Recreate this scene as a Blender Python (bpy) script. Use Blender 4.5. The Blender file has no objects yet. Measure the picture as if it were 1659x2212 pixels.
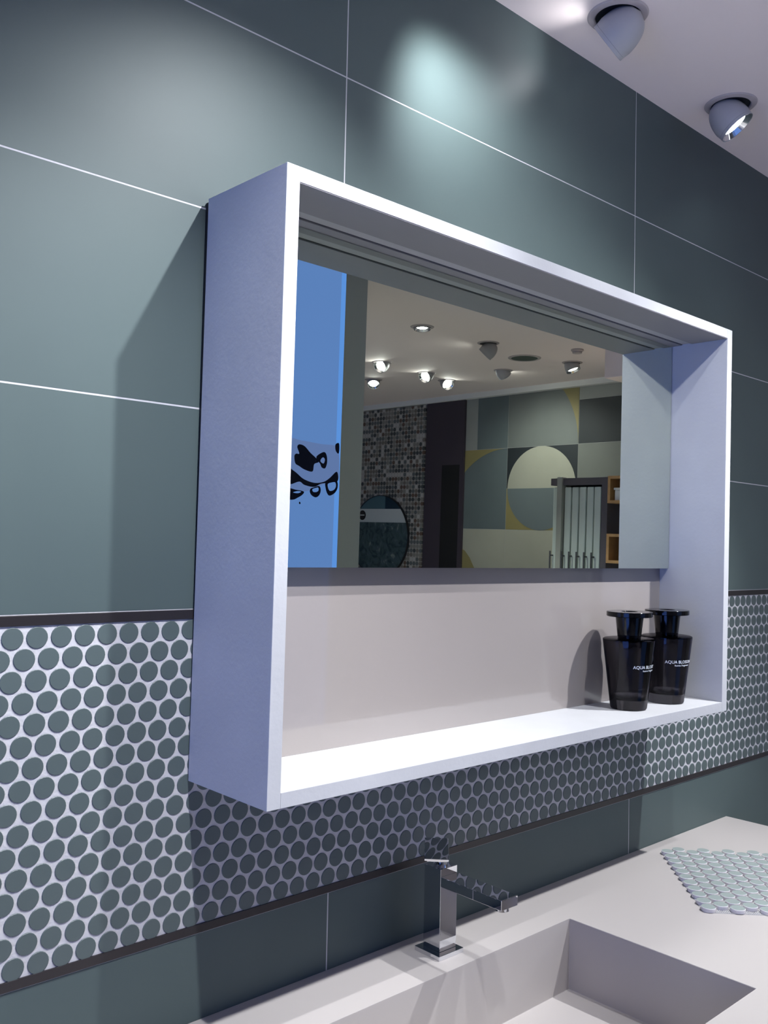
import bpy, math, random
from mathutils import Vector, Matrix
random.seed(7)
C = bpy.context.scene.collection
S = bpy.context.scene
PI = math.pi

# ------------------------------------------------------------------ camera, view, world
def cam_axes(yaw, pitch, roll):
    cy, sy, cp, sp = math.cos(yaw), math.sin(yaw), math.cos(pitch), math.sin(pitch)
    f = Vector((sy*cp, cy*cp, sp)); r = Vector((cy, -sy, 0)); u = r.cross(f)
    cr, sr = math.cos(roll), math.sin(roll)
    return f, cr*r + sr*u, -sr*r + cr*u
CAM = Vector((-0.98344, -1.17466, -0.79985))
cf, cr_, cu = cam_axes(0.748568, 0.038999, 0.020990)
cd = bpy.data.cameras.new('camera'); cam = bpy.data.objects.new('camera', cd); C.objects.link(cam)
cd.sensor_fit = 'HORIZONTAL'; cd.sensor_width = 36.0; cd.lens = 36.0*1975.76/1659.0
cd.clip_start = 0.02; cd.clip_end = 60
m = Matrix((cr_, cu, -cf)).transposed().to_4x4(); m.translation = CAM
cam.matrix_world = m
S.camera = cam
S.view_settings.view_transform = 'Standard'; S.view_settings.look = 'None'
S.view_settings.gamma = 1.0; S.view_settings.exposure = 0.62
S.view_settings.use_curve_mapping = False
S.cycles.max_bounces = 12; S.cycles.diffuse_bounces = 5; S.cycles.glossy_bounces = 6
S.cycles.transmission_bounces = 12
S.cycles.blur_glossy = 0.3
S.cycles.sample_clamp_indirect = 6.0
w = bpy.data.worlds.new('world'); S.world = w; w.use_nodes = True
w.node_tree.nodes['Background'].inputs[0].default_value = (.5, .5, .55, 1)
w.node_tree.nodes['Background'].inputs[1].default_value = 0.1

CEIL, COUNTER, FLOOR, XR, XL, YF = 0.3005, -1.4945, -2.35, 4.14, -3.4, -6.0
COOL = (0.93, 0.96, 1.0)
# lamp settings: watts and cone of the spots inside the ceiling fixtures
POWER = dict(A=55, A2=5, L=80, Cn=32, R=98, F1=.7, F2=8, room=54, F0=31)
SCREEN_LEFT, SCREEN_COLUMN = 3.1, 0.65

# ------------------------------------------------------------------ helpers
def mat(name, col, rough=.5, metal=0., bump=0., bscale=60., mottle=0., mscale=4., coat=0., spec=.5, emis=None, estr=0., col2=None):
    M = bpy.data.materials.new(name); M.use_nodes = True
    nt = M.node_tree; b = nt.nodes['Principled BSDF']
    b.inputs['Base Color'].default_value = (*col, 1); b.inputs['Roughness'].default_value = rough
    b.inputs['Metallic'].default_value = metal; b.inputs['Specular IOR Level'].default_value = spec
    b.inputs['Coat Weight'].default_value = coat; b.inputs['Coat Roughness'].default_value = .03
    if emis: b.inputs['Emission Color'].default_value = (*emis, 1); b.inputs['Emission Strength'].default_value = estr
    tc = nt.nodes.new('ShaderNodeTexCoord')
    if mottle:
        n = nt.nodes.new('ShaderNodeTexNoise'); n.inputs['Scale'].default_value = mscale; n.inputs['Detail'].default_value = 6
        nt.links.new(tc.outputs['Object'], n.inputs['Vector'])
        r = nt.nodes.new('ShaderNodeMapRange'); r.inputs[1].default_value = .3; r.inputs[2].default_value = .7
        nt.links.new(n.outputs[0], r.inputs[0])
        mx = nt.nodes.new('ShaderNodeMix'); mx.data_type = 'RGBA'
        c2 = col2 or tuple(max(0, c*(1-mottle)) for c in col)
        mx.inputs[6].default_value = (*col, 1); mx.inputs[7].default_value = (*c2, 1)
        nt.links.new(r.outputs[0], mx.inputs[0]); nt.links.new(mx.outputs[2], b.inputs['Base Color'])
    if bump:
        n = nt.nodes.new('ShaderNodeTexNoise'); n.inputs['Scale'].default_value = bscale; n.inputs['Detail'].default_value = 5
        nt.links.new(tc.outputs['Object'], n.inputs['Vector'])
        bp = nt.nodes.new('ShaderNodeBump'); bp.inputs['Strength'].default_value = bump; bp.inputs['Distance'].default_value = .002
        nt.links.new(n.outputs[0], bp.inputs['Height']); nt.links.new(bp.outputs[0], b.inputs['Normal'])
    return M

class MB:
    def __init__(s): s.v = []; s.f = []; s.mi = []
    def add(s, vs, fs, mi=0):
        o = len(s.v); s.v += [tuple(p) for p in vs]
        s.f += [tuple(i+o for i in f) for f in fs]; s.mi += [mi]*len(fs)
    def box(s, x0, x1, y0, y1, z0, z1, mi=0, M=None):
        vs = [Vector((x, y, z)) for x in (x0, x1) for y in (y0, y1) for z in (z0, z1)]
        if M: vs = [M @ v for v in vs]
        s.add(vs, [(0,1,3,2), (4,6,7,5), (0,4,5,1), (2,3,7,6), (0,2,6,4), (1,5,7,3)], mi); return s
    def lathe(s, prof, n=48, mi=0, M=None, closed=False):
        # prof: list of (r, z); r == 0 at ends closes the shape
        vs = []; rings = []
        for r, z in prof:
            if r < 1e-6: rings.append([len(vs)]); vs.append(Vector((0, 0, z)))
            else:
                rings.append(list(range(len(vs), len(vs)+n)))
                vs += [Vector((r*math.cos(2*PI*i/n), r*math.sin(2*PI*i/n), z)) for i in range(n)]
        fs = []
        pr = list(zip(rings, rings[1:])) + ([(rings[-1], rings[0])] if closed else [])
        for a, b in pr:
            for i in range(n):
                j = (i+1) % n
                if len(a) == 1 and len(b) == 1: continue
                if len(a) == 1: fs.append((a[0], b[j], b[i]))
                elif len(b) == 1: fs.append((a[i], a[j], b[0]))
                else: fs.append((a[i], a[j], b[j], b[i]))
        if M: vs = [M @ v for v in vs]
        s.add(vs, fs, mi); return s
    def prism(s, pts, z0, z1, mi=0, M=None):
        n = len(pts); vs = [Vector((x, y, z0)) for x, y in pts] + [Vector((x, y, z1)) for x, y in pts]
        if M: vs = [M @ v for v in vs]
        s.add(vs, [tuple(range(n))[::-1], tuple(range(n, 2*n))] + [(i, (i+1) % n, n+(i+1) % n, n+i) for i in range(n)], mi); return s
    def build(s, name, mats, parent=None, off=(0, 0, 0), bevel=0., smooth=False, seg=2):
        me = bpy.data.meshes.new(name); o3 = Vector(off)
        me.from_pydata([tuple(Vector(v)-o3) for v in s.v], [], s.f)
        if not isinstance(mats, (list, tuple)): mats = [mats]
        for M in mats: me.materials.append(M)
        me.polygons.foreach_set('material_index', s.mi)
        if smooth:
            me.polygons.foreach_set('use_smooth', [True]*len(me.polygons))
            me.set_sharp_from_angle(angle=math.radians(35))
        me.update()
        o = bpy.data.objects.new(name, me); C.objects.link(o)
        if parent: o.parent = parent
        else: o.location = o3
        if bevel:
            b = o.modifiers.new('bevel', 'BEVEL'); b.width = bevel; b.segments = seg; b.limit_method = 'ANGLE'
        return o

def tag(o, label, cat, group=None):
    o['label'] = label; o['category'] = cat
    if group: o['group'] = group
    return o
def thing(name, label, cat, loc=(0, 0, 0), rot=(0, 0, 0), group=None):
    o = bpy.data.objects.new(name, None); C.objects.link(o); o.location = loc; o.rotation_euler = rot
    o.empty_display_size = .05
    return tag(o, label, cat, group)
def struct(o): o['kind'] = 'structure'; return o

# ------------------------------------------------------------------ materials
m_tile = mat('sage_tile', (.080, .109, .106), spec=.3, rough=.5, bump=.03, bscale=9, mottle=.16, mscale=1.6, col2=(.064, .088, .089))
m_grout = mat('white_grout', (.500, .490, .510), rough=.85, bump=.5, bscale=160)
m_disc = mat('penny_disc', (0.081, 0.107, 0.107), rough=.45, mottle=.12, mscale=2.5)
m_trimdark = mat('dark_trim', (0.029, 0.025, 0.027), rough=.35, metal=.3)
m_ceil = mat('ceiling_paint', (.84, .73, .70), rough=.8)
m_white = mat('white_paint', (.70, .70, .68), rough=.7)
m_floor = mat('grey_floor', (.52, .50, .49), rough=.4, mottle=.1)
m_lam = mat('mineral_laminate', (0.494, 0.494, 0.510), rough=.5, bump=.14, bscale=130, mottle=.10, mscale=7)
m_counter = mat('taupe_solid_surface', (0.410, 0.377, 0.361), rough=.42)
m_chrome = mat('chrome', (.66, .67, .70), rough=.004, metal=1.)
m_backglass = mat('taupe_lacquered_glass', (0.286, 0.254, 0.240), rough=.25, coat=1.0, spec=.5)
m_mirror = mat('mirror_glass', (.76, .81, .70), rough=.0, metal=1.)
m_edge = mat('polished_glass_edge', (.45, .6, .6), rough=.1)
m_black = mat('black', (.01, .01, .012), rough=.5)
m_mdark = mat('dark_aluminium', (.10, .10, .11), rough=.45, metal=.2)
m_grey = mat('grey_aluminium', (.30, .29, .30), rough=.5)
m_diff = mat('led_diffuser', (.38, .37, .38), rough=.6)
m_lamp = mat('grey_lamp_paint', (.36, .355, .375), rough=.5)
m_ring = mat('ring_paint', (.42, .37, .37), rough=.55)
m_lens_low = mat('lit_lens_dim', (.9, .9, .9), rough=.4, emis=COOL, estr=2)
m_lens = mat('lit_lens', (.9, .9, .9), rough=.4, emis=COOL, estr=40)
m_reflector = mat('lamp_reflector', (.85, .85, .87), rough=.12, metal=1.)
m_smoke = None

# ------------------------------------------------------------------ room shell
PX0, PX1 = -3.4, 4.14
def tile_wall():
    b = MB()
    b.box(PX0, PX1, .0002, .06, FLOOR, CEIL, 1)                      # grout bed behind everything
    g = .0013
    V = .9017
    k0 = math.floor(PX0/V); k1 = math.ceil(PX1/V)
    rows = [(0.0, CEIL+.001), (-.3, 0.0), (-.6, -.3), (-.8961, -.6), (-1.65, -1.3688), (-1.95, -1.65), (-2.25, -1.95), (FLOOR, -2.25)]
    for z0, z1 in rows:
        for k in range(k0, k1):
            x0, x1 = max(PX0, k*V), min(PX1, (k+1)*V)
            a0 = x0 + (g if x0 > PX0 else 0); a1 = x1 - (g if x1 < PX1 else 0)
            b.box(a0, a1, 0, .002, z0+g, z1-(g if z1 < .2 else .001), 0)
    o = b.build('wall_back', [m_tile, m_grout]); struct(o); return o
wall_back = tile_wall()

def mosaic():
    b = MB(); P = .0322; RS = .02785; r = .01415; n = 22
    b.add([(PX0, .0006, -1.3558), (PX1, .0006, -1.3558), (PX1, .0006, -.9099), (PX0, .0006, -.9099)], [(0, 1, 2, 3)], 1)
    cs = [(math.cos(2*PI*i/n), math.sin(2*PI*i/n)) for i in range(n)]
    V = []; F = []
    for k in range(16):
        z = -.9254 - RS*k
        x = -.5323 + (P/2 if k % 2 else 0)
        x -= P*math.floor((x-r-PX0)/P)
        while x + r < PX1:
            rr = r*random.uniform(.985, 1.01); jx = random.uniform(-.0003, .0003); jz = random.uniform(-.0003, .0003)
            o = len(V)
            for y, q in ((.001, rr), (-.0007, rr), (-.0012, rr-.0006)):
                V += [(x+jx+c*q, y, z+jz+s*q) for c, s in cs]
            for L in (0, 1):
                for i in range(n):
                    j = (i+1) % n; F.append((o+L*n+i, o+L*n+j, o+(L+1)*n+j, o+(L+1)*n+i))
            F.append(tuple(o+2*n+i for i in range(n)))
            x += P
    b.add(V, F, 0)
    o = b.build('trim_1', [m_disc, m_grout]); struct(o)
mosaic()
for nm, z0, z1 in (('trim_2', -.9099, -.8961), ('trim_3', -1.3688, -1.3558)):
    struct(MB().box(PX0, PX1, -.0022, .001, z0, z1).build(nm, m_trimdark, bevel=.0008))
struct(MB().box(XL-.1, XR+.1, YF-.1, .06, CEIL, CEIL+.1).build('ceiling', m_ceil))
struct(MB().box(XL-.1, XR+.1, YF-.1, .06, FLOOR-.1, FLOOR).build('floor', m_floor))
m_gwall = mat('grey_wall_paint', (.22, .22, .23), rough=.7)
struct(MB().box(XL-.1, XL, YF-.1, .06, FLOOR, CEIL).build('wall_left', m_gwall))
struct(MB().box(XL, XR, YF-.1, YF, FLOOR, CEIL).build('wall_front', m_gwall))

# right wall: decorative tiles, purple panel, multicoloured penny panel, cornice
def pal(n, c, r=.55): return mat(n, c, rough=r, mottle=.12, mscale=3)
p_lgrey = pal('decor_light_grey', (.30, .31, .29)); p_mid = pal('decor_mid_grey', (.165, .18, .17)); p_slate = pal('decor_slate', (.12, .15, .155))
p_slate2 = pal('decor_slate_light', (.14, .17, .175)); p_navy = pal('decor_navy', (.020, .026, .030)); p_yel = pal('decor_ochre', (.26, .22, .09))
p_beige = pal('decor_beige', (.40, .395, .32)); p_grey2 = pal('decor_grey', (.18, .19, .17)); p_line = mat('decor_grout', (.4, .4, .38))
p_purple = mat('aubergine_panel', (.045, .035, .048), rough=.5); p_blackm = mat('black_opening', (.004, .004, .005), rough=.8)
def right_wall():
    mats = [m_white, p_lgrey, p_mid, p_slate, p_slate2, p_navy, p_yel, p_beige, p_grey2, p_line, p_purple, p_blackm]
    b = MB(); b.box(XR, XR+.1, YF, .06, FLOOR, CEIL, 0)
    def quad(y0, y1, z0, z1, mi, d=.004): b.box(XR-d, XR, y0, y1, z0, z1, mi)
    def poly(pts, mi, d=.0055):
        M = Matrix(((0, 0, -1, XR), (1, 0, 0, 0), (0, 1, 0, 0), (0, 0, 0, 1)))
        b.prism(pts, 0, d, mi, M)
    g = .0012
    quad(-3.545, -.9, -2.3, .262, 9, .003)
    def t(y0, y1, z0, z1, mi): quad(y0+g, y1-g, z0+g, z1-g, mi)
    t(-3.545, -3.43, -.12, .262, 1); t(-3.43, -3.14, -.12, .262, 3); t(-3.14, -2.535, -.12, .262, 2)
    t(-2.535, -1.93, .178, .262, 1); t(-2.535, -1.93, -.12, .178, 5); t(-3.545, -3.14, -.706, -.12, 3)
    t(-3.14, -2.535, -.413, -.12, 5); t(-3.14, -2.535, -.706, -.413, 6); t(-2.535, -1.93, -.706, -.12, 8)
    t(-1.93, -.9, -.12, .262, 1); t(-1.93, -.9, -.706, -.12, 8)
    for z0, z1 in ((-1.3, -.706), (-1.9, -1.3), (-2.3, -1.9)):
        t(-3.545, -3.14, z0, z1, 7); t(-3.14, -2.535, z0, z1, 7); t(-2.535, -1.93, z0, z1, 7); t(-1.93, -.9, z0, z1, 7)
    def arc(cy, cz, r, a0, a1, n=28): return [(cy+r*math.cos(math.radians(a0+(a1-a0)*i/n)), cz+r*math.sin(math.radians(a0+(a1-a0)*i/n))) for i in range(n+1)]
    poly(arc(-2.8375, -.413, .293, 0, 180), 7)                     # pale half disc
    poly(arc(-2.8375, -.413, .293, 180, 360), 4)                   # slate half disc
    a = math.degrees(math.asin((.262-g+.12)/.603))
    poly(arc(-3.14, -.12, .603, 1, a) + [(-2.535-g, .262-g)], 6)   # ochre spandrel top right
    y0 = -3.545+g; a1 = math.degrees(math.acos((y0+3.14)/.58))
    poly(arc(-3.14, -.706, .584, a1, 92)[::-1] + [(y0, -.706+.584*math.sin(math.radians(a1))), (y0, -.12-g)], 6)
    poly([(y0, -.86), (-3.52, -.87), (-3.47, -.92), (-3.42, -1.0), (-3.38, -1.1), (-3.36, -1.2), (-3.355, -1.298), (y0, -1.298)], 6)
    quad(-3.945, -3.547, FLOOR, .262, 10, .02); quad(-3.765, -3.585, FLOOR, -.225, 11, .0215)
    struct(b.build('wall_right', mats))
    # multicoloured penny panel
    M = bpy.data.materials.new('multicolour_penny'); M.use_nodes = True; nt = M.node_tree; L = nt.links.new; N = nt.nodes.new
    bs = nt.nodes['Principled BSDF']; bs.inputs['Roughness'].default_value = .35
    tc = N('ShaderNodeTexCoord'); sc = N('ShaderNodeVectorMath'); sc.operation = 'SCALE'; sc.inputs['Scale'].default_value = 1/.0335
    L(tc.outputs['Object'], sc.inputs[0])
    fl = N('ShaderNodeVectorMath'); fl.operation = 'FLOOR'; L(sc.outputs[0], fl.inputs[0])
    fr = N('ShaderNodeVectorMath'); fr.operation = 'SUBTRACT'; L(sc.outputs[0], fr.inputs[0]); L(fl.outputs[0], fr.inputs[1])
    ce = N('ShaderNodeVectorMath'); ce.operation = 'SUBTRACT'; L(fr.outputs[0], ce.inputs[0]); ce.inputs[1].default_value = (0, .5, .5)
    ml = N('ShaderNodeVectorMath'); ml.operation = 'MULTIPLY'; L(ce.outputs[0], ml.inputs[0]); ml.inputs[1].default_value = (0, 1, 1)
    ln = N('ShaderNodeVectorMath'); ln.operation = 'LENGTH'; L(ml.outputs[0], ln.inputs[0])
    lt = N('ShaderNodeMath'); lt.operation = 'LESS_THAN'; L(ln.outputs['Value'], lt.inputs[0]); lt.inputs[1].default_value = .47
    f2 = N('ShaderNodeVectorMath'); f2.operation = 'MULTIPLY'; L(fl.outputs[0], f2.inputs[0]); f2.inputs[1].default_value = (0, 1, 1)
    wn = N('ShaderNodeTexWhiteNoise'); wn.noise_dimensions = '3D'; L(f2.outputs[0], wn.inputs['Vector'])
    rp = N('ShaderNodeValToRGB'); rp.color_ramp.interpolation = 'CONSTANT'
    cols = [(0, (.05, .055, .055)), (.22, (.10, .115, .115)), (.42, (.16, .14, .12)), (.6, (.11, .07, .05)), (.7, (.22, .21, .19)), (.86, (.42, .40, .38))]
    e = rp.color_ramp.elements; e[0].position = 0; e[0].color = (*cols[0][1], 1); e[1].position = cols[1][0]; e[1].color = (*cols[1][1], 1)
    for p, c in cols[2:]: q = e.new(p); q.color = (*c, 1)
    L(wn.outputs['Value'], rp.inputs[0])
    mx = N('ShaderNodeMix'); mx.data_type = 'RGBA'; L(lt.outputs[0], mx.inputs[0]); mx.inputs[6].default_value = (.34, .32, .30, 1); L(rp.outputs[0], mx.inputs[7])
    L(mx.outputs[2], bs.inputs['Base Color'])
    struct(MB().box(XR-.02, XR, -5.2, -3.96, FLOOR, .258).build('trim_4', M))
    struct(MB().box(XR-.05, XR, YF, .0, .262, CEIL).build('trim_5', m_white))
right_wall()
struct(MB().box(3.25, XR, -1.76, -.9, .115, CEIL).build('trim_6', m_ceil, bevel=.003))

# ------------------------------------------------------------------ ceiling lamps
def frame_to(n):
    n = Vector(n).normalized(); return n.to_track_quat('Z', 'Y').to_matrix().to_4x4()
def spot_light(parent, pos, aim, watts, cone, blend, radius, col=COOL):
    L = bpy.data.lights.new('spot_beam', 'SPOT'); L.energy = watts; L.spot_size = math.radians(cone); L.spot_blend = blend
    L.shadow_soft_size = radius; L.color = col
    o = bpy.data.objects.new('spot_beam', L); C.objects.link(o); o.parent = parent
    o.matrix_local = Matrix.Translation(Vector(pos)) @ Vector(aim).normalized().to_track_quat('-Z', 'Y').to_matrix().to_4x4()
    return o
def adjustable_spot(x, y, n, label, watts=0, aim=None, cone=60, blend=.6, radius=.02, drop=.039, group='adjustable ceiling spotlights', lit=True, lightpos=None, lens=None):
    """recessed ring with a swivelling dome head, open face turned along n"""
    t = thing('ceiling_spotlight', label, 'ceiling light', (x, y, CEIL), group=group)
    MB().lathe([(.0455, .0), (.0455, -.004), (.048, -.0055), (.059, -.0035), (.0615, -.0001)], 64).build('trim_ring', m_ring, t, smooth=True)
    MB().lathe([(.0, -.0006), (.0478, -.0006)], 48).build('recess', m_black, t)
    n = Vector(n).normalized(); R = frame_to(n); M = Matrix.Translation(Vector((0, 0, -drop))) @ R
    def inside(z): return z
    prof = [(.0425, .027), (.0432, .0262), (.0436, .0195), (.0430, .0190), (.0436, .0185)]
    for i in range(1, 13):
        a = i/12; prof.append((.0455*math.sqrt(max(0, 1-a**2.7))*(1 if i > 1 else .975) if i < 12 else 0, .0185-.076*a))
    b = MB().lathe(prof, 64, 0, M)
    o = b.build('lamp_head', m_lamp, t, smooth=True)
    MB().lathe([(.0425, .027), (.040, .0265), (.030, .015), (.030, .0135)], 48, 0, M).build('reflector', m_reflector, t, smooth=True)
    MB().lathe([(.0, .015), (.0299, .015)], 48, 0, M).build('lens', lens or (m_lens if lit else m_lamp), t)
    if watts:
        p = lightpos if lightpos is not None else Vector((0, 0, -drop)) + n*.040
        spot_light(t, p, aim if aim is not None else n, watts, cone, blend, radius)
    return t
g1 = Vector((-.17, .82, -.54)); g2 = Vector((.296, -.532, -.79))
adjustable_spot(.600, -.143, g1, 'grey ceiling spotlight nearest the camera, its open side turned away to the wall', POWER['F1'], cone=120, blend=1, radius=.02, lens=m_lens_low, aim=Vector((-.75, .2, .05)))
adjustable_spot(1.116, -.129, g2, 'grey ceiling spotlight further along the wall with its bright lens showing', POWER['F2'], cone=120, blend=1)
adjustable_spot(.080, -.143, Vector((.42, .075, -.60)), 'ceiling spotlight close to the wall above the mirror box', POWER['F0'], cone=96, blend=1, radius=.03, lens=m_lens_low)
# the row nearer the room, outside the frame
def off(pos, aimpt, label, watts, cone, blend, radius=.016):
    P = Vector(pos); d = (Vector(aimpt)-P).normalized()
    ring = P - d*.036; t = adjustable_spot(ring.x, ring.y, d, label, 0, drop=CEIL-ring.z)
    spot_light(t, P-Vector((ring.x, ring.y, CEIL)), d, watts, cone, blend, radius)
    return t
off((.001, -.614, .235), (-.34, 0, -.90), 'ceiling spotlight in front of the mirror box aimed at the tiled wall', POWER['A'], 82, 1.0, radius=.010)
off((.55, -.64, .235), (.966, -.13, -.52), 'ceiling spotlight in front of the mirror box aimed at its right side panel', POWER['A2'], 54, .8, radius=.010)
off((-.400, -.885, .235), (-.48, 0, -1.2), 'ceiling spotlight at the left end of the front row above the washbasin', POWER['L'], 64, 1.0)
off((.592, -.87, .235), (.62, -.1, -1.0), 'ceiling spotlight in the middle of the front row above the washbasin', POWER['Cn'], 84, .8)
off((1.152, -.868, .235), (.72, -.15, -1.4), 'ceiling spotlight at the right end of the front row above the washbasin', POWER['R'], 66, .9)
# lights of the room behind the camera, seen in the mirror
room = [(2.332, -2.253, (-.06, .08, -.99), 'wide bright ceiling spotlight reflected in the mirror, largest of them', 2.4),
        (2.838, -2.239, (-.30, -.65, -.70), 'cone shaped ceiling spotlight reflected in the mirror with its lens hidden', 1),
        (2.867, -3.128, (-.85, .19, -.49), 'lit ceiling spotlight reflected in the mirror beside the grey column, nearer one', 1),
        (3.299, -3.160, (-.86, .15, -.49), 'lit ceiling spotlight reflected in the mirror, middle of the far three', 1),
        (3.260, -3.632, (-.38, .44, -.81), 'lit ceiling spotlight reflected in the mirror beside the grey column, further one', 1),
        (3.586, -3.244, (-.26, .81, -.53), 'lit ceiling spotlight reflected in the mirror, right one of the far three', 1),
        (3.566, -2.197, (.07, .35, -.93), 'lit ceiling spotlight reflected in the mirror at the upper right near the side panel', 1)]
for x, y, n, lab, k in room:
    adjustable_spot(x, y, n, lab, POWER['room']*k, drop=(.045 if 'cone shaped' in lab else .016 if 'far' in lab or 'nearer one' in lab or 'further one' in lab else -.012 if 'wide' in lab else .026), cone=(110 if 'wide' in lab else 66), blend=(1 if 'wide' in lab else .6), radius=.03)
adjustable_spot(3.52, -2.693, (.72, .01, -.69), 'grey ceiling spotlight reflected in the mirror, turned to the decorative tiles with its lens hidden', 18, cone=120, blend=1, radius=.03, drop=.014, aim=Vector((.5, -.1, -.85)))
for x, y in ((-1.6, -2.4), (0.2, -3.4), (-1.6, -4.6), (1.2, -4.8)):
    adjustable_spot(x, y, (0, 0, -1), 'ceiling spotlight over the showroom floor outside the picture', POWER['room'], cone=80, blend=.8, radius=.03, group='ceiling spotlights over the showroom floor')
t = thing('ceiling_speaker', 'round dark green ceiling speaker grille reflected in the mirror', 'speaker', (3.283, -2.337, CEIL))
MB().lathe([(.078, 0), (.078, -.004), (.088, -.006), (.096, -.003), (.098, 0)], 48).build('rim', m_ring, t, smooth=True)
MB().lathe([(0, -.003), (.0785, -.003)], 48).build('grille', mat('speaker_grille', (.05, .075, .065), rough=.7), t)
t = thing('smoke_detector', 'small round pale smoke detector on the ceiling reflected in the mirror', 'smoke detector', (3.273, -1.957, CEIL))
MB().lathe([(.035, 0), (.035, -.008), (.028, -.012)], 40).build('base', m_ring, t, smooth=True)
MB().lathe([(.028, -.012), (.026, -.022), (.0, -.026)], 40).build('sensor_cap', m_ring, t, smooth=True)

# ------------------------------------------------------------------ mirror box (hangs with a slight lean)
BL = Vector((-.2702895, -.01, -.2879417))
box = thing('mirror_cabinet', 'open wall box in pale mineral laminate with inset mirror and bottom shelf', 'mirror cabinet', BL, (.0088, .00169, .0029))
BM = Matrix.Translation(BL) @ box.rotation_euler.to_matrix().to_4x4()
bx0, bx1, bz0, bz1, fy, by = -.27029, .98812, -1.14432, -.28794, -.20345, -.01
ix0, ix1, iz0, iz1 = -.24805, .96603, -1.12334, -.30862
MY, BY = -.068, -.045
def bpart(b, name, mats, bevel=0., smooth=False): return b.build(name, mats, box, off=BL, bevel=bevel, smooth=smooth)
o = bpart(MB().box(bx0, ix0-.0002, fy, by, bz0, bz1), 'side_panel', m_lam, .0006); o['label'] = 'left side panel catching the blue light'
bpart(MB().box(ix1+.0002, bx1, fy, by, bz0, bz1), 'side_panel', m_lam, .0006)
G0, G1 = -.117, -.0914
b = MB(); b.box(ix0, ix1, fy, G0, iz1, bz1); b.box(ix0, ix1, G1, by, iz1, bz1); b.box(ix0, ix1, G0, G1, iz1+.006, bz1)
bpart(b, 'top_panel', m_lam, .0004)
b = MB(); b.box(ix0, ix1, G0+.0003, G0+.0016, iz1-.0004, iz1+.0058); b.box(ix0, ix1, G1-.0016, G1-.0003, iz1-.0004, iz1+.0058); b.box(ix0, ix1, G0+.0016, G1-.0016, iz1+.004, iz1+.0058)
ch = bpart(b, 'light_channel', m_mdark)
m_underside_shade = mat('underside_shade_grey', (.235, .225, .230), rough=.55)  # darker grey sheet paints in the shade under the box top
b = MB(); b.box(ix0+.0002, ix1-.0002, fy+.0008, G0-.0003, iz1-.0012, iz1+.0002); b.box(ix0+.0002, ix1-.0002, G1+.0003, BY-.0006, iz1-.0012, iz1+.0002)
bpart(b, 'underside_shade_sheet', m_underside_shade)
bpart(MB().box(ix0, ix1, G0+.0018, G1-.0018, iz1+.0012, iz1+.0038), 'light_diffuser', m_diff)
bpart(MB().box(ix0, ix1, fy, by, bz0, iz0), 'bottom_shelf', m_lam, .0006)
bpart(MB().box(ix0, ix1, BY, BY+.006, iz0, iz1), 'glass_back_panel', m_backglass)
bpart(MB().box(bx0+.002, bx1-.002, by, -.0004, bz0+.004, bz1-.004), 'mounting_frame', m_black)
MB0, MB1, MX1 = -.832, iz1-.0008, ix1-.0016
mir = bpart(MB().box(ix0+.0005, MX1, MY, MY+.004, MB0, MB1-.0012), 'mirror', [m_mirror])
mir.data.materials.append(m_edge)
for p in mir.data.polygons:
    if abs(p.normal.y) < .5: p.material_index = 1
bpart(MB().box(ix0+.001, MX1-.0006, MY+.0042, BY-.0008, MB0+.003, MB1-.0012), 'mirror_carrier', m_mdark)

def on_shelf(x, y):
    p = BM @ (Vector((x, y, iz0)) - BL); return p
# ------------------------------------------------------------------ smoked glass bottles
def glass(name, col, rough=0.):
    M = bpy.data.materials.new(name); M.use_nodes = True; nt = M.node_tree
    nt.nodes.remove(nt.nodes['Principled BSDF']); g = nt.nodes.new('ShaderNodeBsdfGlass')
    g.inputs['Color'].default_value = (*col, 1); g.inputs['Roughness'].default_value = rough; g.inputs['IOR'].default_value = 1.5
    nt.links.new(g.outputs[0], nt.nodes['Material Output'].inputs[0]); return M
m_smoke = glass('smoked_glass', (.44, .43, .45))
m_liquid = glass('dark_liquid', (.8, .8, .82))
m_gblack = mat('gloss_black_cap', (.003, .003, .004), rough=.07, spec=.3)
m_print = mat('white_print', (.75, .78, .82), rough=.5)
def text_mesh(txt, size):
    cu_ = bpy.data.curves.new('t', 'FONT'); cu_.body = txt; cu_.size = size; cu_.space_character = 1.0; cu_.resolution_u = 3
    cu_.offset = size*.006
    ob = bpy.data.objects.new('t', cu_); C.objects.link(ob)
    dg = bpy.context.evaluated_depsgraph_get(); dg.update(); me = ob.evaluated_get(dg).to_mesh()
    vs = [v.co.copy() for v in me.vertices]; fs = [tuple(p.vertices) for p in me.polygons]
    bpy.data.objects.remove(ob); return vs, fs
def wrap_text(b, txt, size, h, ang0, rfun, cap, width=None):
    vs, fs = text_mesh(txt, size)
    k = cap/max(v.y for v in vs) if cap else 1
    wmax = max(v.x for v in vs); kx = (width/wmax) if width else k
    out = []
    for v in vs:
        z = h + v.y*k; r = rfun(z) + .00035; a = ang0 + v.x*kx/r
        out.append(Vector((r*math.sin(a), -r*math.cos(a), z)))     # faces local -y
    b.add(out, fs)
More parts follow.
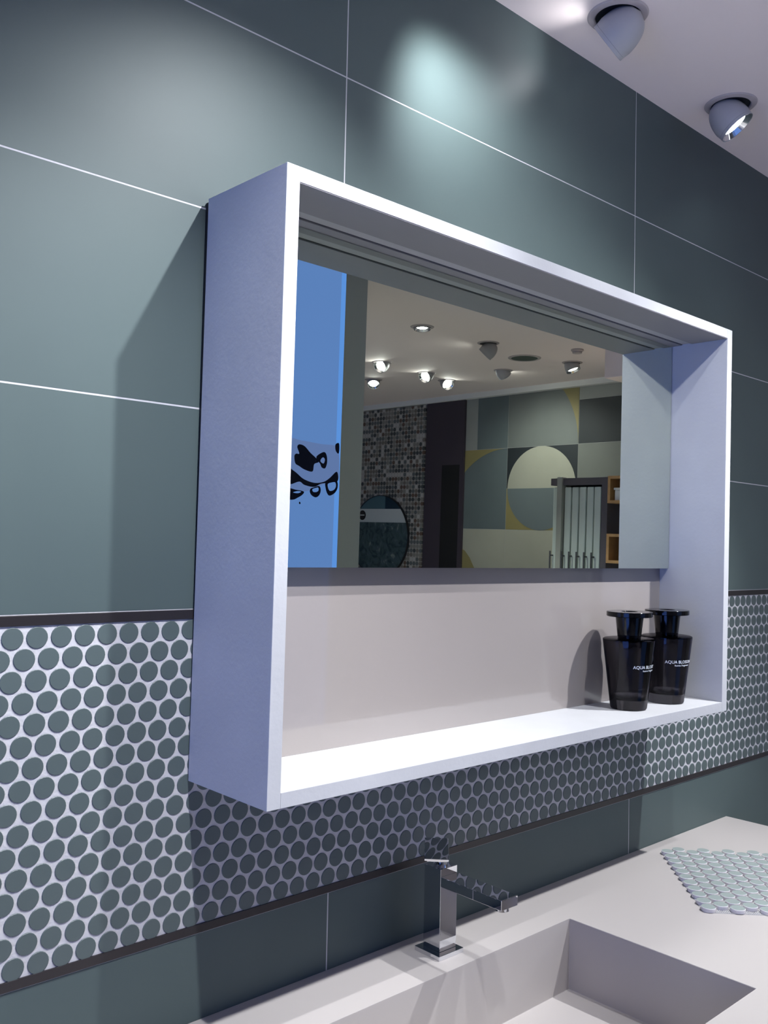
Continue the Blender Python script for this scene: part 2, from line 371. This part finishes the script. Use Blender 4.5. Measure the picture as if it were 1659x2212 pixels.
def bottle(px, py, label, a_main, a_sub, hmain):
    P = on_shelf(px, py); d = (CAM-P); yaw = math.atan2(d.x, -d.y)   # local -y towards the camera
    t = thing('diffuser_bottle', label, 'bottle', P, (.0088, .0017, yaw), group='smoked glass bottles on the box shelf')
    H = .1465; r0, r1 = .0372, .0547
    def rf(z): return r0 + (r1-r0)*z/H
    prof = [(0, .0012), (.030, .0012), (.0335, .0), (.0362, .0008), (rf(.004), .004)]
    for i in range(1, 8): prof.append((rf(.004+(H-.008)*i/7), .004+(H-.008)*i/7))
    prof += [(rf(H)-.0008, H-.0015), (rf(H)-.0035, H), (.0235, H+.0008), (.0235, H+.003), (.019, H+.003), (.019, H-.003)]
    inner = [(rf(H)-.0060, H-.0045)] + [(rf(z)-.0034, z) for z in (H-.012, .10, .06, .034)] + [(rf(.026)-.0045, .026), (rf(.022)-.011, .0205), (0, .019)]
    MB().lathe(prof+inner, 72).build('glass_body', m_smoke, t, smooth=True)
    MB().lathe([(0, .147), (.0182, .147), (.0182, H+.0032), (.0243, H+.0036), (.0287, .1915), (.0287, .1925)], 64).build('stopper', m_gblack, t, smooth=True)
    MB().lathe([(.0287, .1925), (.0462, .1925), (.0474, .1935), (.0474, .2018), (.0466, .2028), (.0175, .2028), (.0165, .2015), (.0165, .196), (0, .196)], 72).build('cap_disc', m_gblack, t, smooth=True)
    b = MB()
    wrap_text(b, 'AQUA BLOSSOM', .01, hmain, math.radians(a_main), rf, .0064, .0700)
    wrap_text(b, 'home fragrance', .006, hmain-.0062, math.radians(a_sub), rf, .0038, .0400)
    b.build('lettering', m_print, t)
    return t
bottle(.7171, -.1221, 'smoked glass bottle with black disc cap, in front on the shelf', 10, 36, .0885)
bottle(.8615, -.1266, 'smoked glass bottle with black disc cap, behind next to the right side panel', -4, 21, .0905)

# ------------------------------------------------------------------ washbasin counter
def counter():
    x0, x1, y0, y1 = -1.05, 1.3745, -.66, -.0008
    bx_0, bx_1, by_0, by_1 = -.20, .4855, -.4955, -.1340
    zb = -1.626; zt = COUNTER; zl = zt-.16
    t = thing('washbasin_counter', 'long taupe countertop with a rectangular moulded washbasin', 'countertop', (0, 0, zl))
    v = [(x0, y0, zt), (x1, y0, zt), (x1, y1, zt), (x0, y1, zt),
         (bx_0, by_0, zt), (bx_1, by_0, zt), (bx_1, by_1, zt), (bx_0, by_1, zt),
         (bx_0, by_0, zb), (bx_1, by_0, zb), (bx_1, by_1, zb), (bx_0, by_1, zb),
         (x0, y0, zl), (x1, y0, zl), (x1, y1, zl), (x0, y1, zl)]
    f = [(0, 1, 5, 4), (1, 2, 6, 5), (2, 3, 7, 6), (3, 0, 4, 7),
         (4, 5, 9, 8), (5, 6, 10, 9), (6, 7, 11, 10), (7, 4, 8, 11), (8, 9, 10, 11),
         (0, 12, 13, 1), (1, 13, 14, 2), (2, 14, 15, 3), (3, 15, 12, 0), (12, 15, 14, 13)]
    b = MB(); b.add(v, f); o = b.build('worktop', m_counter, t, off=(0, 0, zl), bevel=.0012)
    MB().box(x0+.02, x1-.02, y0+.03, y1-.001, FLOOR, zl).build('base_cabinet', m_white, t, off=(0, 0, zl))
    drain = MB().lathe([(0, .0015), (.018, .0015), (.022, .0035), (.031, .0025), (.032, .0)], 48, 0, Matrix.Translation(Vector((.14, -.33, zb))))
    drain.build('drain', m_chrome, t, off=(0, 0, zl), smooth=True)
counter()

# ------------------------------------------------------------------ faucet
def faucet():
    z = COUNTER
    t = thing('basin_faucet', 'square chrome basin mixer tap standing behind the washbasin', 'faucet', (.1935, -.070, z), (0, 0, math.radians(-.9)))
    O = (.1935, -.070, z)
    MB().box(.1635, .2235, -.1003, -.0410, z, z+.0080).build('base_flange', m_chrome, t, off=O, bevel=.0006)
    MB().box(.1762, .2165, -.0888, -.0490, z+.0079, -1.3470).build('body', m_chrome, t, off=O, bevel=.0008)
    sp = MB().box(.1762, .2165, -.2240, -.0889, -1.3765, -1.3600).build('spout', m_chrome, t, off=O, bevel=.0008)
    MB().lathe([(0, -.0075), (.0105, -.0075), (.0118, -.0065), (.0118, .001)], 40, 0, Matrix.Translation(Vector((.1963, -.2090, -1.3765)))).build('aerator', m_chrome, sp, off=(0, 0, 0), smooth=True).location = -Vector(O)
    # handle: plate turned 45 degrees and tipped up
    MB().lathe([(.0125, -1.3472), (.0125, -1.3445), (.009, -1.341), (.009, -1.330)], 40, 0, Matrix.Translation(Vector((.1945, -.070, 0)))).build('handle_ball', m_chrome, t, off=O, smooth=True)
    e = Vector((.0301, -.0301, 0)).normalized(); s_ = Vector((.68, .68, .285)).normalized(); n = e.cross(s_) * 1.0
    if n.z < 0: n = -n
    c0 = Vector((.1545, -.0700, -1.3330))
    M = Matrix((e, s_, n)).transposed().to_4x4(); M.translation = c0
    hd = MB().box(0, .0418, 0, .0620, 0, .0042, 0, M).build('handle', m_chrome, t, off=O, bevel=.0005)
    MB().box(.004, .0400, .003, .062, -.0032, 0, 0, M).build('handle_underplate', m_chrome, hd, off=(0, 0, 0), bevel=.0004).location = -Vector(O)
faucet()

# ------------------------------------------------------------------ loose sheet of penny mosaic
m_white_body = mat('white_tile_body', (.70, .67, .68), rough=.7, bump=.2, bscale=300)
m_glaze = mat('sage_glaze', (.245, .285, .272), rough=.5, mottle=.08, mscale=12)
m_net = mat('white_net', (0.468, 0.461, 0.468), rough=.8)
def mosaic_sheet():
    z = COUNTER; o0 = Vector((.9673, -.0622, 0))
    a = Vector((-.7300, -.6840, 0)).normalized(); bdir = Vector((.684, -.730, 0)).normalized()
    P, Q = .0330, .0283
    t = thing('mosaic_tile_sheet', 'loose mesh backed sheet of round sage penny tiles lying on the countertop', 'tile sample', (o0.x, o0.y, z))
    cells = []
    for j in range(12):
        for i in range(11):
            p = o0 + a*(P*(i-(.5 if j % 2 else 0))) + bdir*(Q*j)
            cells.append(p)
    cells.sort(key=lambda p: (p-CAM).dot(cf))
    base = MB(); r = .0141
    prof = [(r-.0003, .0008), (r, .0014), (r, .0077), (r-.0005, .0082), (0, .0083)]
    def disc(b, p, idx):
        n0 = len(b.mi); b.lathe(prof, 36, 0, Matrix.Translation(p))
        for k in range(n0, len(b.mi)):
            if (k-n0) >= 36*3: b.mi[k] = 1
    pb = MB(); disc(pb, Vector((0, 0, 0)), 0); proto = None
    for q, p in enumerate(cells[:96]):
        if proto is None:
            proto = pb.build('tile_disc', [m_white_body, m_glaze], t, smooth=True); o = proto
        else:
            o = proto.copy(); C.objects.link(o); o.parent = t
        o.location = (p.x-o0.x+random.uniform(-.0003, .0003), p.y-o0.y+random.uniform(-.0003, .0003), random.uniform(0, .0003))
    rb = MB()
    for p in cells[96:]: disc(rb, p-o0, 0)
    o = rb.build('tile_discs', [m_white_body, m_glaze], t, smooth=True); o['kind'] = 'stuff'
    nb = MB()                                                      # glass-fibre net under the discs
    L1, L2 = P*10, Q*11
    k = -.012
    while k < L1+.012:
        c = o0 + a*k; M = Matrix((bdir, -a, Vector((0, 0, 1)))).transposed().to_4x4(); M.translation = c-o0
        nb.box(-.012, L2+.010, -.0005, .0005, .0001, .0009, 0, M); k += .0036
    k = -.011
    while k < L2+.010:
        c = o0 + bdir*k; M = Matrix((a, bdir, Vector((0, 0, 1)))).transposed().to_4x4(); M.translation = c-o0
        nb.box(-.012, L1+.010, -.0005, .0005, .0002, .0010, 0, M); k += .0036
    nb.build('net_backing', m_net, t)
mosaic_sheet()

# ------------------------------------------------------------------ things seen in the mirror
def screen_mat(name, col, s):
    M = bpy.data.materials.new(name); M.use_nodes = True; nt = M.node_tree
    b = nt.nodes['Principled BSDF']; b.inputs['Base Color'].default_value = (.004, .004, .008, 1); b.inputs['Roughness'].default_value = .6; b.inputs['Specular IOR Level'].default_value = .1
    b.inputs['Emission Color'].default_value = (*col, 1); b.inputs['Emission Strength'].default_value = s; return M
m_scr = screen_mat('blue_screen', (.10, .20, .52), SCREEN_COLUMN*1.35)
m_scr2 = screen_mat('blue_screen_edge', (.10, .26, .74), SCREEN_COLUMN*1.35)
m_scr3 = screen_mat('splash_mid', (.13, .20, .48), SCREEN_COLUMN*1.1)
m_scrd = screen_mat('splash_dark', (.004, .006, .018), .25)
m_col = mat('column_paint', (.36, .375, .36), rough=.5)
struct(MB().box(.62, 1.526, -2.22, -1.78, FLOOR, CEIL).build('wall_column', m_col))
t = thing('video_screen', 'tall glowing blue screen with a dark water splash, reflected in the mirror', 'screen', (1.0, -1.78, FLOOR))
O = (1.0, -1.78, FLOOR)
MB().box(.65, 1.396, -1.78, -1.764, FLOOR+.02, CEIL-.004).build('screen_housing', m_col, t, off=O)
MB().box(.67, 1.367, -1.764, -1.76, FLOOR+.05, CEIL-.01).build('display', m_scr, t, off=O)
MB().box(1.367, 1.3915, -1.764, -1.76, FLOOR+.05, CEIL-.01).build('lit_edge', m_scr2, t, off=O)
# splash picture: px in the photograph -> position on the screen
def s2(u, v):   # zoomed crop pixel (620..760, 920..1120 shown at 11.06x) to screen x, z
    U = 620 + u/11.06; Vv = 920 + v/11.06
    return (1.153 + (U-648 + (Vv-562)*.0316)*.00239, .274 - (Vv-562)*.001788)
def blob(b, pts, mi=0, d=.0012, closed=True):
    pr = [s2(*p) for p in pts]; M = Matrix(((1, 0, 0, 0), (0, 0, -1, -1.76), (0, 1, 0, 0), (0, 0, 0, 1)))
    # smooth closed outline
    n = len(pr); out = []
    for i in range(n):
        p0, p1, p2, p3 = (Vector(pr[(i+k-1) % n]) for k in range(4))
        for q in range(5):
            s = q/5; out.append(.5*((2*p1)+(p2-p0)*s+(2*p0-5*p1+4*p2-p3)*s*s+(3*p1-p0-3*p2+p3)*s**3))
    b.prism([tuple(p) for p in out], -d, 0, mi, M)
b = MB()
blob(b, [(60, 360), (350, 340), (800, 370), (1180, 380), (1240, 600), (1240, 900), (1200, 1240), (900, 1330), (620, 1480), (400, 1560), (80, 1560), (60, 1000)], 1, .0006)
blob(b, [(300, 440), (420, 470), (560, 620), (700, 740), (740, 820), (640, 880), (600, 1060), (420, 1030), (300, 960), (210, 900), (190, 730), (230, 670), (300, 660), (255, 510)], 0)
blob(b, [(860, 560), (930, 620), (945, 800), (900, 950), (820, 940), (780, 850), (720, 780), (700, 680)], 0)
blob(b, [(850, 690), (890, 740), (860, 840), (790, 800), (800, 740)], 1, .0016)
blob(b, [(1150, 340), (1230, 300), (1238, 480), (1210, 560), (1150, 480)], 0)
blob(b, [(60, 1010), (140, 1060), (240, 1130), (400, 1260), (640, 1330), (860, 1290), (1010, 1180), (1180, 1010), (1200, 1240), (1000, 1300), (800, 1340), (640, 1430), (420, 1400), (300, 1330), (60, 1400)], 0)
blob(b, [(300, 1160), (480, 1200), (760, 1180), (700, 1260), (480, 1260)], 1, .0016)
blob(b, [(560, 1480), (640, 1440), (760, 1400), (795, 1500), (760, 1620), (680, 1680), (590, 1640), (545, 1560)], 0)
blob(b, [(600, 1490), (680, 1450), (735, 1440), (740, 1510), (690, 1550), (620, 1550)], 2, .0016)
blob(b, [(910, 1310), (1030, 1270), (1180, 1240), (1200, 1400), (1130, 1540), (1010, 1615), (950, 1560), (915, 1440)], 0)
blob(b, [(960, 1340), (1060, 1285), (1140, 1280), (1155, 1380), (1100, 1470), (1000, 1490)], 2, .0016)
blob(b, [(60, 1520), (220, 1530), (400, 1560), (370, 1640), (260, 1720), (170, 1770), (60, 1750)], 0)
blob(b, [(160, 1600), (260, 1560), (340, 1570), (270, 1610)], 2, .0016)
blob(b, [(310, 1810), (330, 1840), (315, 1870), (295, 1840)], 0)
b.build('splash_picture', [m_scrd, m_scr3, m_scr], t, off=O)

# big blue video wall at the left end of the room (lights the box side and the basin)
m_scrL = screen_mat('blue_video_wall', (.10, .22, .80), SCREEN_LEFT)
t = thing('video_wall', 'large blue video wall on the left wall outside the picture', 'screen', (XL, -1.2, -2.2))
O = (XL, -1.2, -2.2)
MB().box(XL, XL+.05, -2.4, -.25, -2.1, -.45).build('housing', m_black, t, off=O)
MB().box(XL+.05, XL+.056, -2.37, -.28, -2.07, -.48).build('display', m_scrL, t, off=O)

# round mirror on the penny panel, its reflected view painted as flat colours
m_teal = mat('teal_reflection', (.07, .14, .17), rough=.3); m_deep = mat('deep_teal_reflection', (.01, .03, .05), rough=.3)
m_wband = mat('white_band_reflection', (.5, .54, .54), rough=.3)
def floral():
    M = bpy.data.materials.new('floral_reflection'); M.use_nodes = True; nt = M.node_tree; b = nt.nodes['Principled BSDF']; b.inputs['Roughness'].default_value = .3
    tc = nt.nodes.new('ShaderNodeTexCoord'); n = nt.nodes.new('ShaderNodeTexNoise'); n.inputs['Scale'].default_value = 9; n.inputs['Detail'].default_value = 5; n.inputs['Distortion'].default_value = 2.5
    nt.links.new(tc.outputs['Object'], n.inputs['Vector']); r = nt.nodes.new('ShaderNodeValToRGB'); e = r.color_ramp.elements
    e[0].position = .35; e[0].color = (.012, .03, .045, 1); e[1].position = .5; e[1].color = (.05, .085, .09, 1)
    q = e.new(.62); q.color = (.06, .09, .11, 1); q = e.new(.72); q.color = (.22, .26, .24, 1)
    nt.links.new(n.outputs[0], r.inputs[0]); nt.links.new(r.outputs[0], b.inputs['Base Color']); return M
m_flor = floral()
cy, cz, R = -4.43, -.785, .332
t = thing('round_wall_mirror', 'round mirror on the spotted wall, its reflection painted as a white band and floral pattern', 'wall mirror', (XR-.02, cy, cz))
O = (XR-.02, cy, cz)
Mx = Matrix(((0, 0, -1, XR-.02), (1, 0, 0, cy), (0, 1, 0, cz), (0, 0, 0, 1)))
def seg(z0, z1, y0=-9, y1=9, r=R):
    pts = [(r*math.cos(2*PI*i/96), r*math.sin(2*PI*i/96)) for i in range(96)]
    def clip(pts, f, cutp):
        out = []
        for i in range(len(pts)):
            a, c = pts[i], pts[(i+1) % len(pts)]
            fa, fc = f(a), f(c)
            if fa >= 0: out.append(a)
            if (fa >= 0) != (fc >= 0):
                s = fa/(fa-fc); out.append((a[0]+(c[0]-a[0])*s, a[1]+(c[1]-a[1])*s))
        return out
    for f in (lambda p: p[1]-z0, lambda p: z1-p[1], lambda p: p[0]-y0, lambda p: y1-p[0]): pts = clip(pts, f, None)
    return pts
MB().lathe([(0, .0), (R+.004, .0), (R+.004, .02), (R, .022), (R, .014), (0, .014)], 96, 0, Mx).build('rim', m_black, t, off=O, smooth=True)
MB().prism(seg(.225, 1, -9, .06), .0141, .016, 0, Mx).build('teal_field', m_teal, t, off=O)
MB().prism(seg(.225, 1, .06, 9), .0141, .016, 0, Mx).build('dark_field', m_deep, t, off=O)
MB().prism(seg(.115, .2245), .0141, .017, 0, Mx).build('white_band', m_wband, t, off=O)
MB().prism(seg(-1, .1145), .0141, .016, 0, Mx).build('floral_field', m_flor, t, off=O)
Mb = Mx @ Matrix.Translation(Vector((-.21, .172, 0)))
bd = MB().lathe([(0, .0195), (.040, .0195), (.040, .0165)], 40, 0, Mb).build('reflected_badge', m_black, t, off=O)
MB().box(-.026, .026, -.004, .005, .0196, .0202, 0, Mb).build('reflected_badge_bar', m_wband, bd, off=O)

# sample rack
m_rack = mat('rack_frame', (.10, .09, .105), rough=.5); m_board = mat('sample_board', (.56, .63, .59), rough=.45); m_post = mat('rack_post', (.34, .35, .32), rough=.5)
X = 3.40
t = thing('sample_rack', 'grey framed rack of upright pale sample boards reflected in the mirror', 'display rack', (X+.25, -2.0, FLOOR))
O = (X+.25, -2.0, FLOOR)
b = MB(); b.box(X, X+.5, -2.205, -1.818, -.452, -.411); b.box(X, X+.5, -1.856, -1.818, FLOOR, -.452); b.box(X+.47, X+.5, -2.205, -1.856, FLOOR, -.452); b.box(X, X+.5, -2.205, -1.856, FLOOR, FLOOR+.08); b.box(X+.2, X+.5, -2.205, -2.197, FLOOR, -.452)
b.build('frame', m_rack, t, off=O)
MB().box(X-.012, X+.03, -2.152, -2.118, FLOOR+.02, -.405).build('post', m_post, t, off=O)
for i, y in enumerate((-2.193, -2.112, -2.061, -2.010, -1.959, -1.910)):
    wd = .036 if i == 0 else .042
    bo = MB().box(X+.01, X+.40, y, y+wd, FLOOR+.09, -.463).build('sample_board', m_board, t, off=O, bevel=.004)
    h = MB(); h.box(X-.022, X-.014, y+.004, y+.010, -1.15, -.835); h.box(X-.014, X+.012, y+.004, y+.010, -.865, -.857); h.box(X-.014, X+.012, y+.004, y+.010, -1.13, -1.122)
    h.build('handle', m_mdark, bo, off=O)

# wooden cube shelves with a box and a jar
m_wood = mat('oak', (.62, .36, .15), rough=.5, mottle=.3, mscale=14); m_woodd = mat('oak_back', (.10, .05, .025), rough=.6)
m_wbox = mat('white_box', (.75, .76, .72), rough=.5); m_brown = mat('brown_jar', (.20, .10, .05), rough=.4)
t = thing('display_board', 'pale tall board between the sample rack and the wooden cubes', 'display board', (3.60, -1.64, FLOOR))
MB().box(3.58, 3.62, -1.80, -1.42, FLOOR, .05).build('board', mat('beige_board', (.62, .60, .50), rough=.5), t, off=(3.60, -1.64, FLOOR))
for zt, zb, lab in ((-.405, -.557, 'open wooden cube shelf with a white box, upper of the two'), (-.727, -.890, 'open wooden cube shelf with a brown jar, lower of the two')):
    t = thing('cube_shelf', lab, 'shelf', (3.58, -1.66, zb), group='wooden cube shelves beside the sample rack'); O = (3.58, -1.66, zb)
    y0, y1, q = -1.818, -1.50, .016
    b = MB(); b.box(X, X+.18, y0, y0+q, zb, zt); b.box(X, X+.18, y1-q, y1, zb, zt); b.box(X, X+.18, y0+q, y1-q, zt-q, zt); b.box(X, X+.18, y0+q, y1-q, zb, zb+q)
    b.build('cube', m_wood, t, off=O); MB().box(X+.17, X+.178, y0+q, y1-q, zb+q, zt-q).build('back', m_woodd, t, off=O)
t = thing('storage_box', 'small white lidded box in the upper wooden cube', 'box', (3.46, -1.73, -.541))
MB().box(3.42, 3.50, -1.785, -1.66, -.541, -.483).build('body', m_wbox, t, off=(3.46, -1.73, -.541), bevel=.004)
MB().box(3.415, 3.505, -1.79, -1.655, -.483, -.470).build('lid', m_wbox, t, off=(3.46, -1.73, -.541), bevel=.003)
t = thing('storage_jar', 'brown lidded jar in the lower wooden cube', 'jar', (3.47, -1.725, -.874))
MB().lathe([(0, 0), (.040, 0), (.042, .004), (.042, .062), (.036, .070)], 32).build('body', m_brown, t, smooth=True)
MB().lathe([(.036, .070), (.038, .072), (.038, .084), (0, .085)], 32).build('lid', m_brown, t, smooth=True)
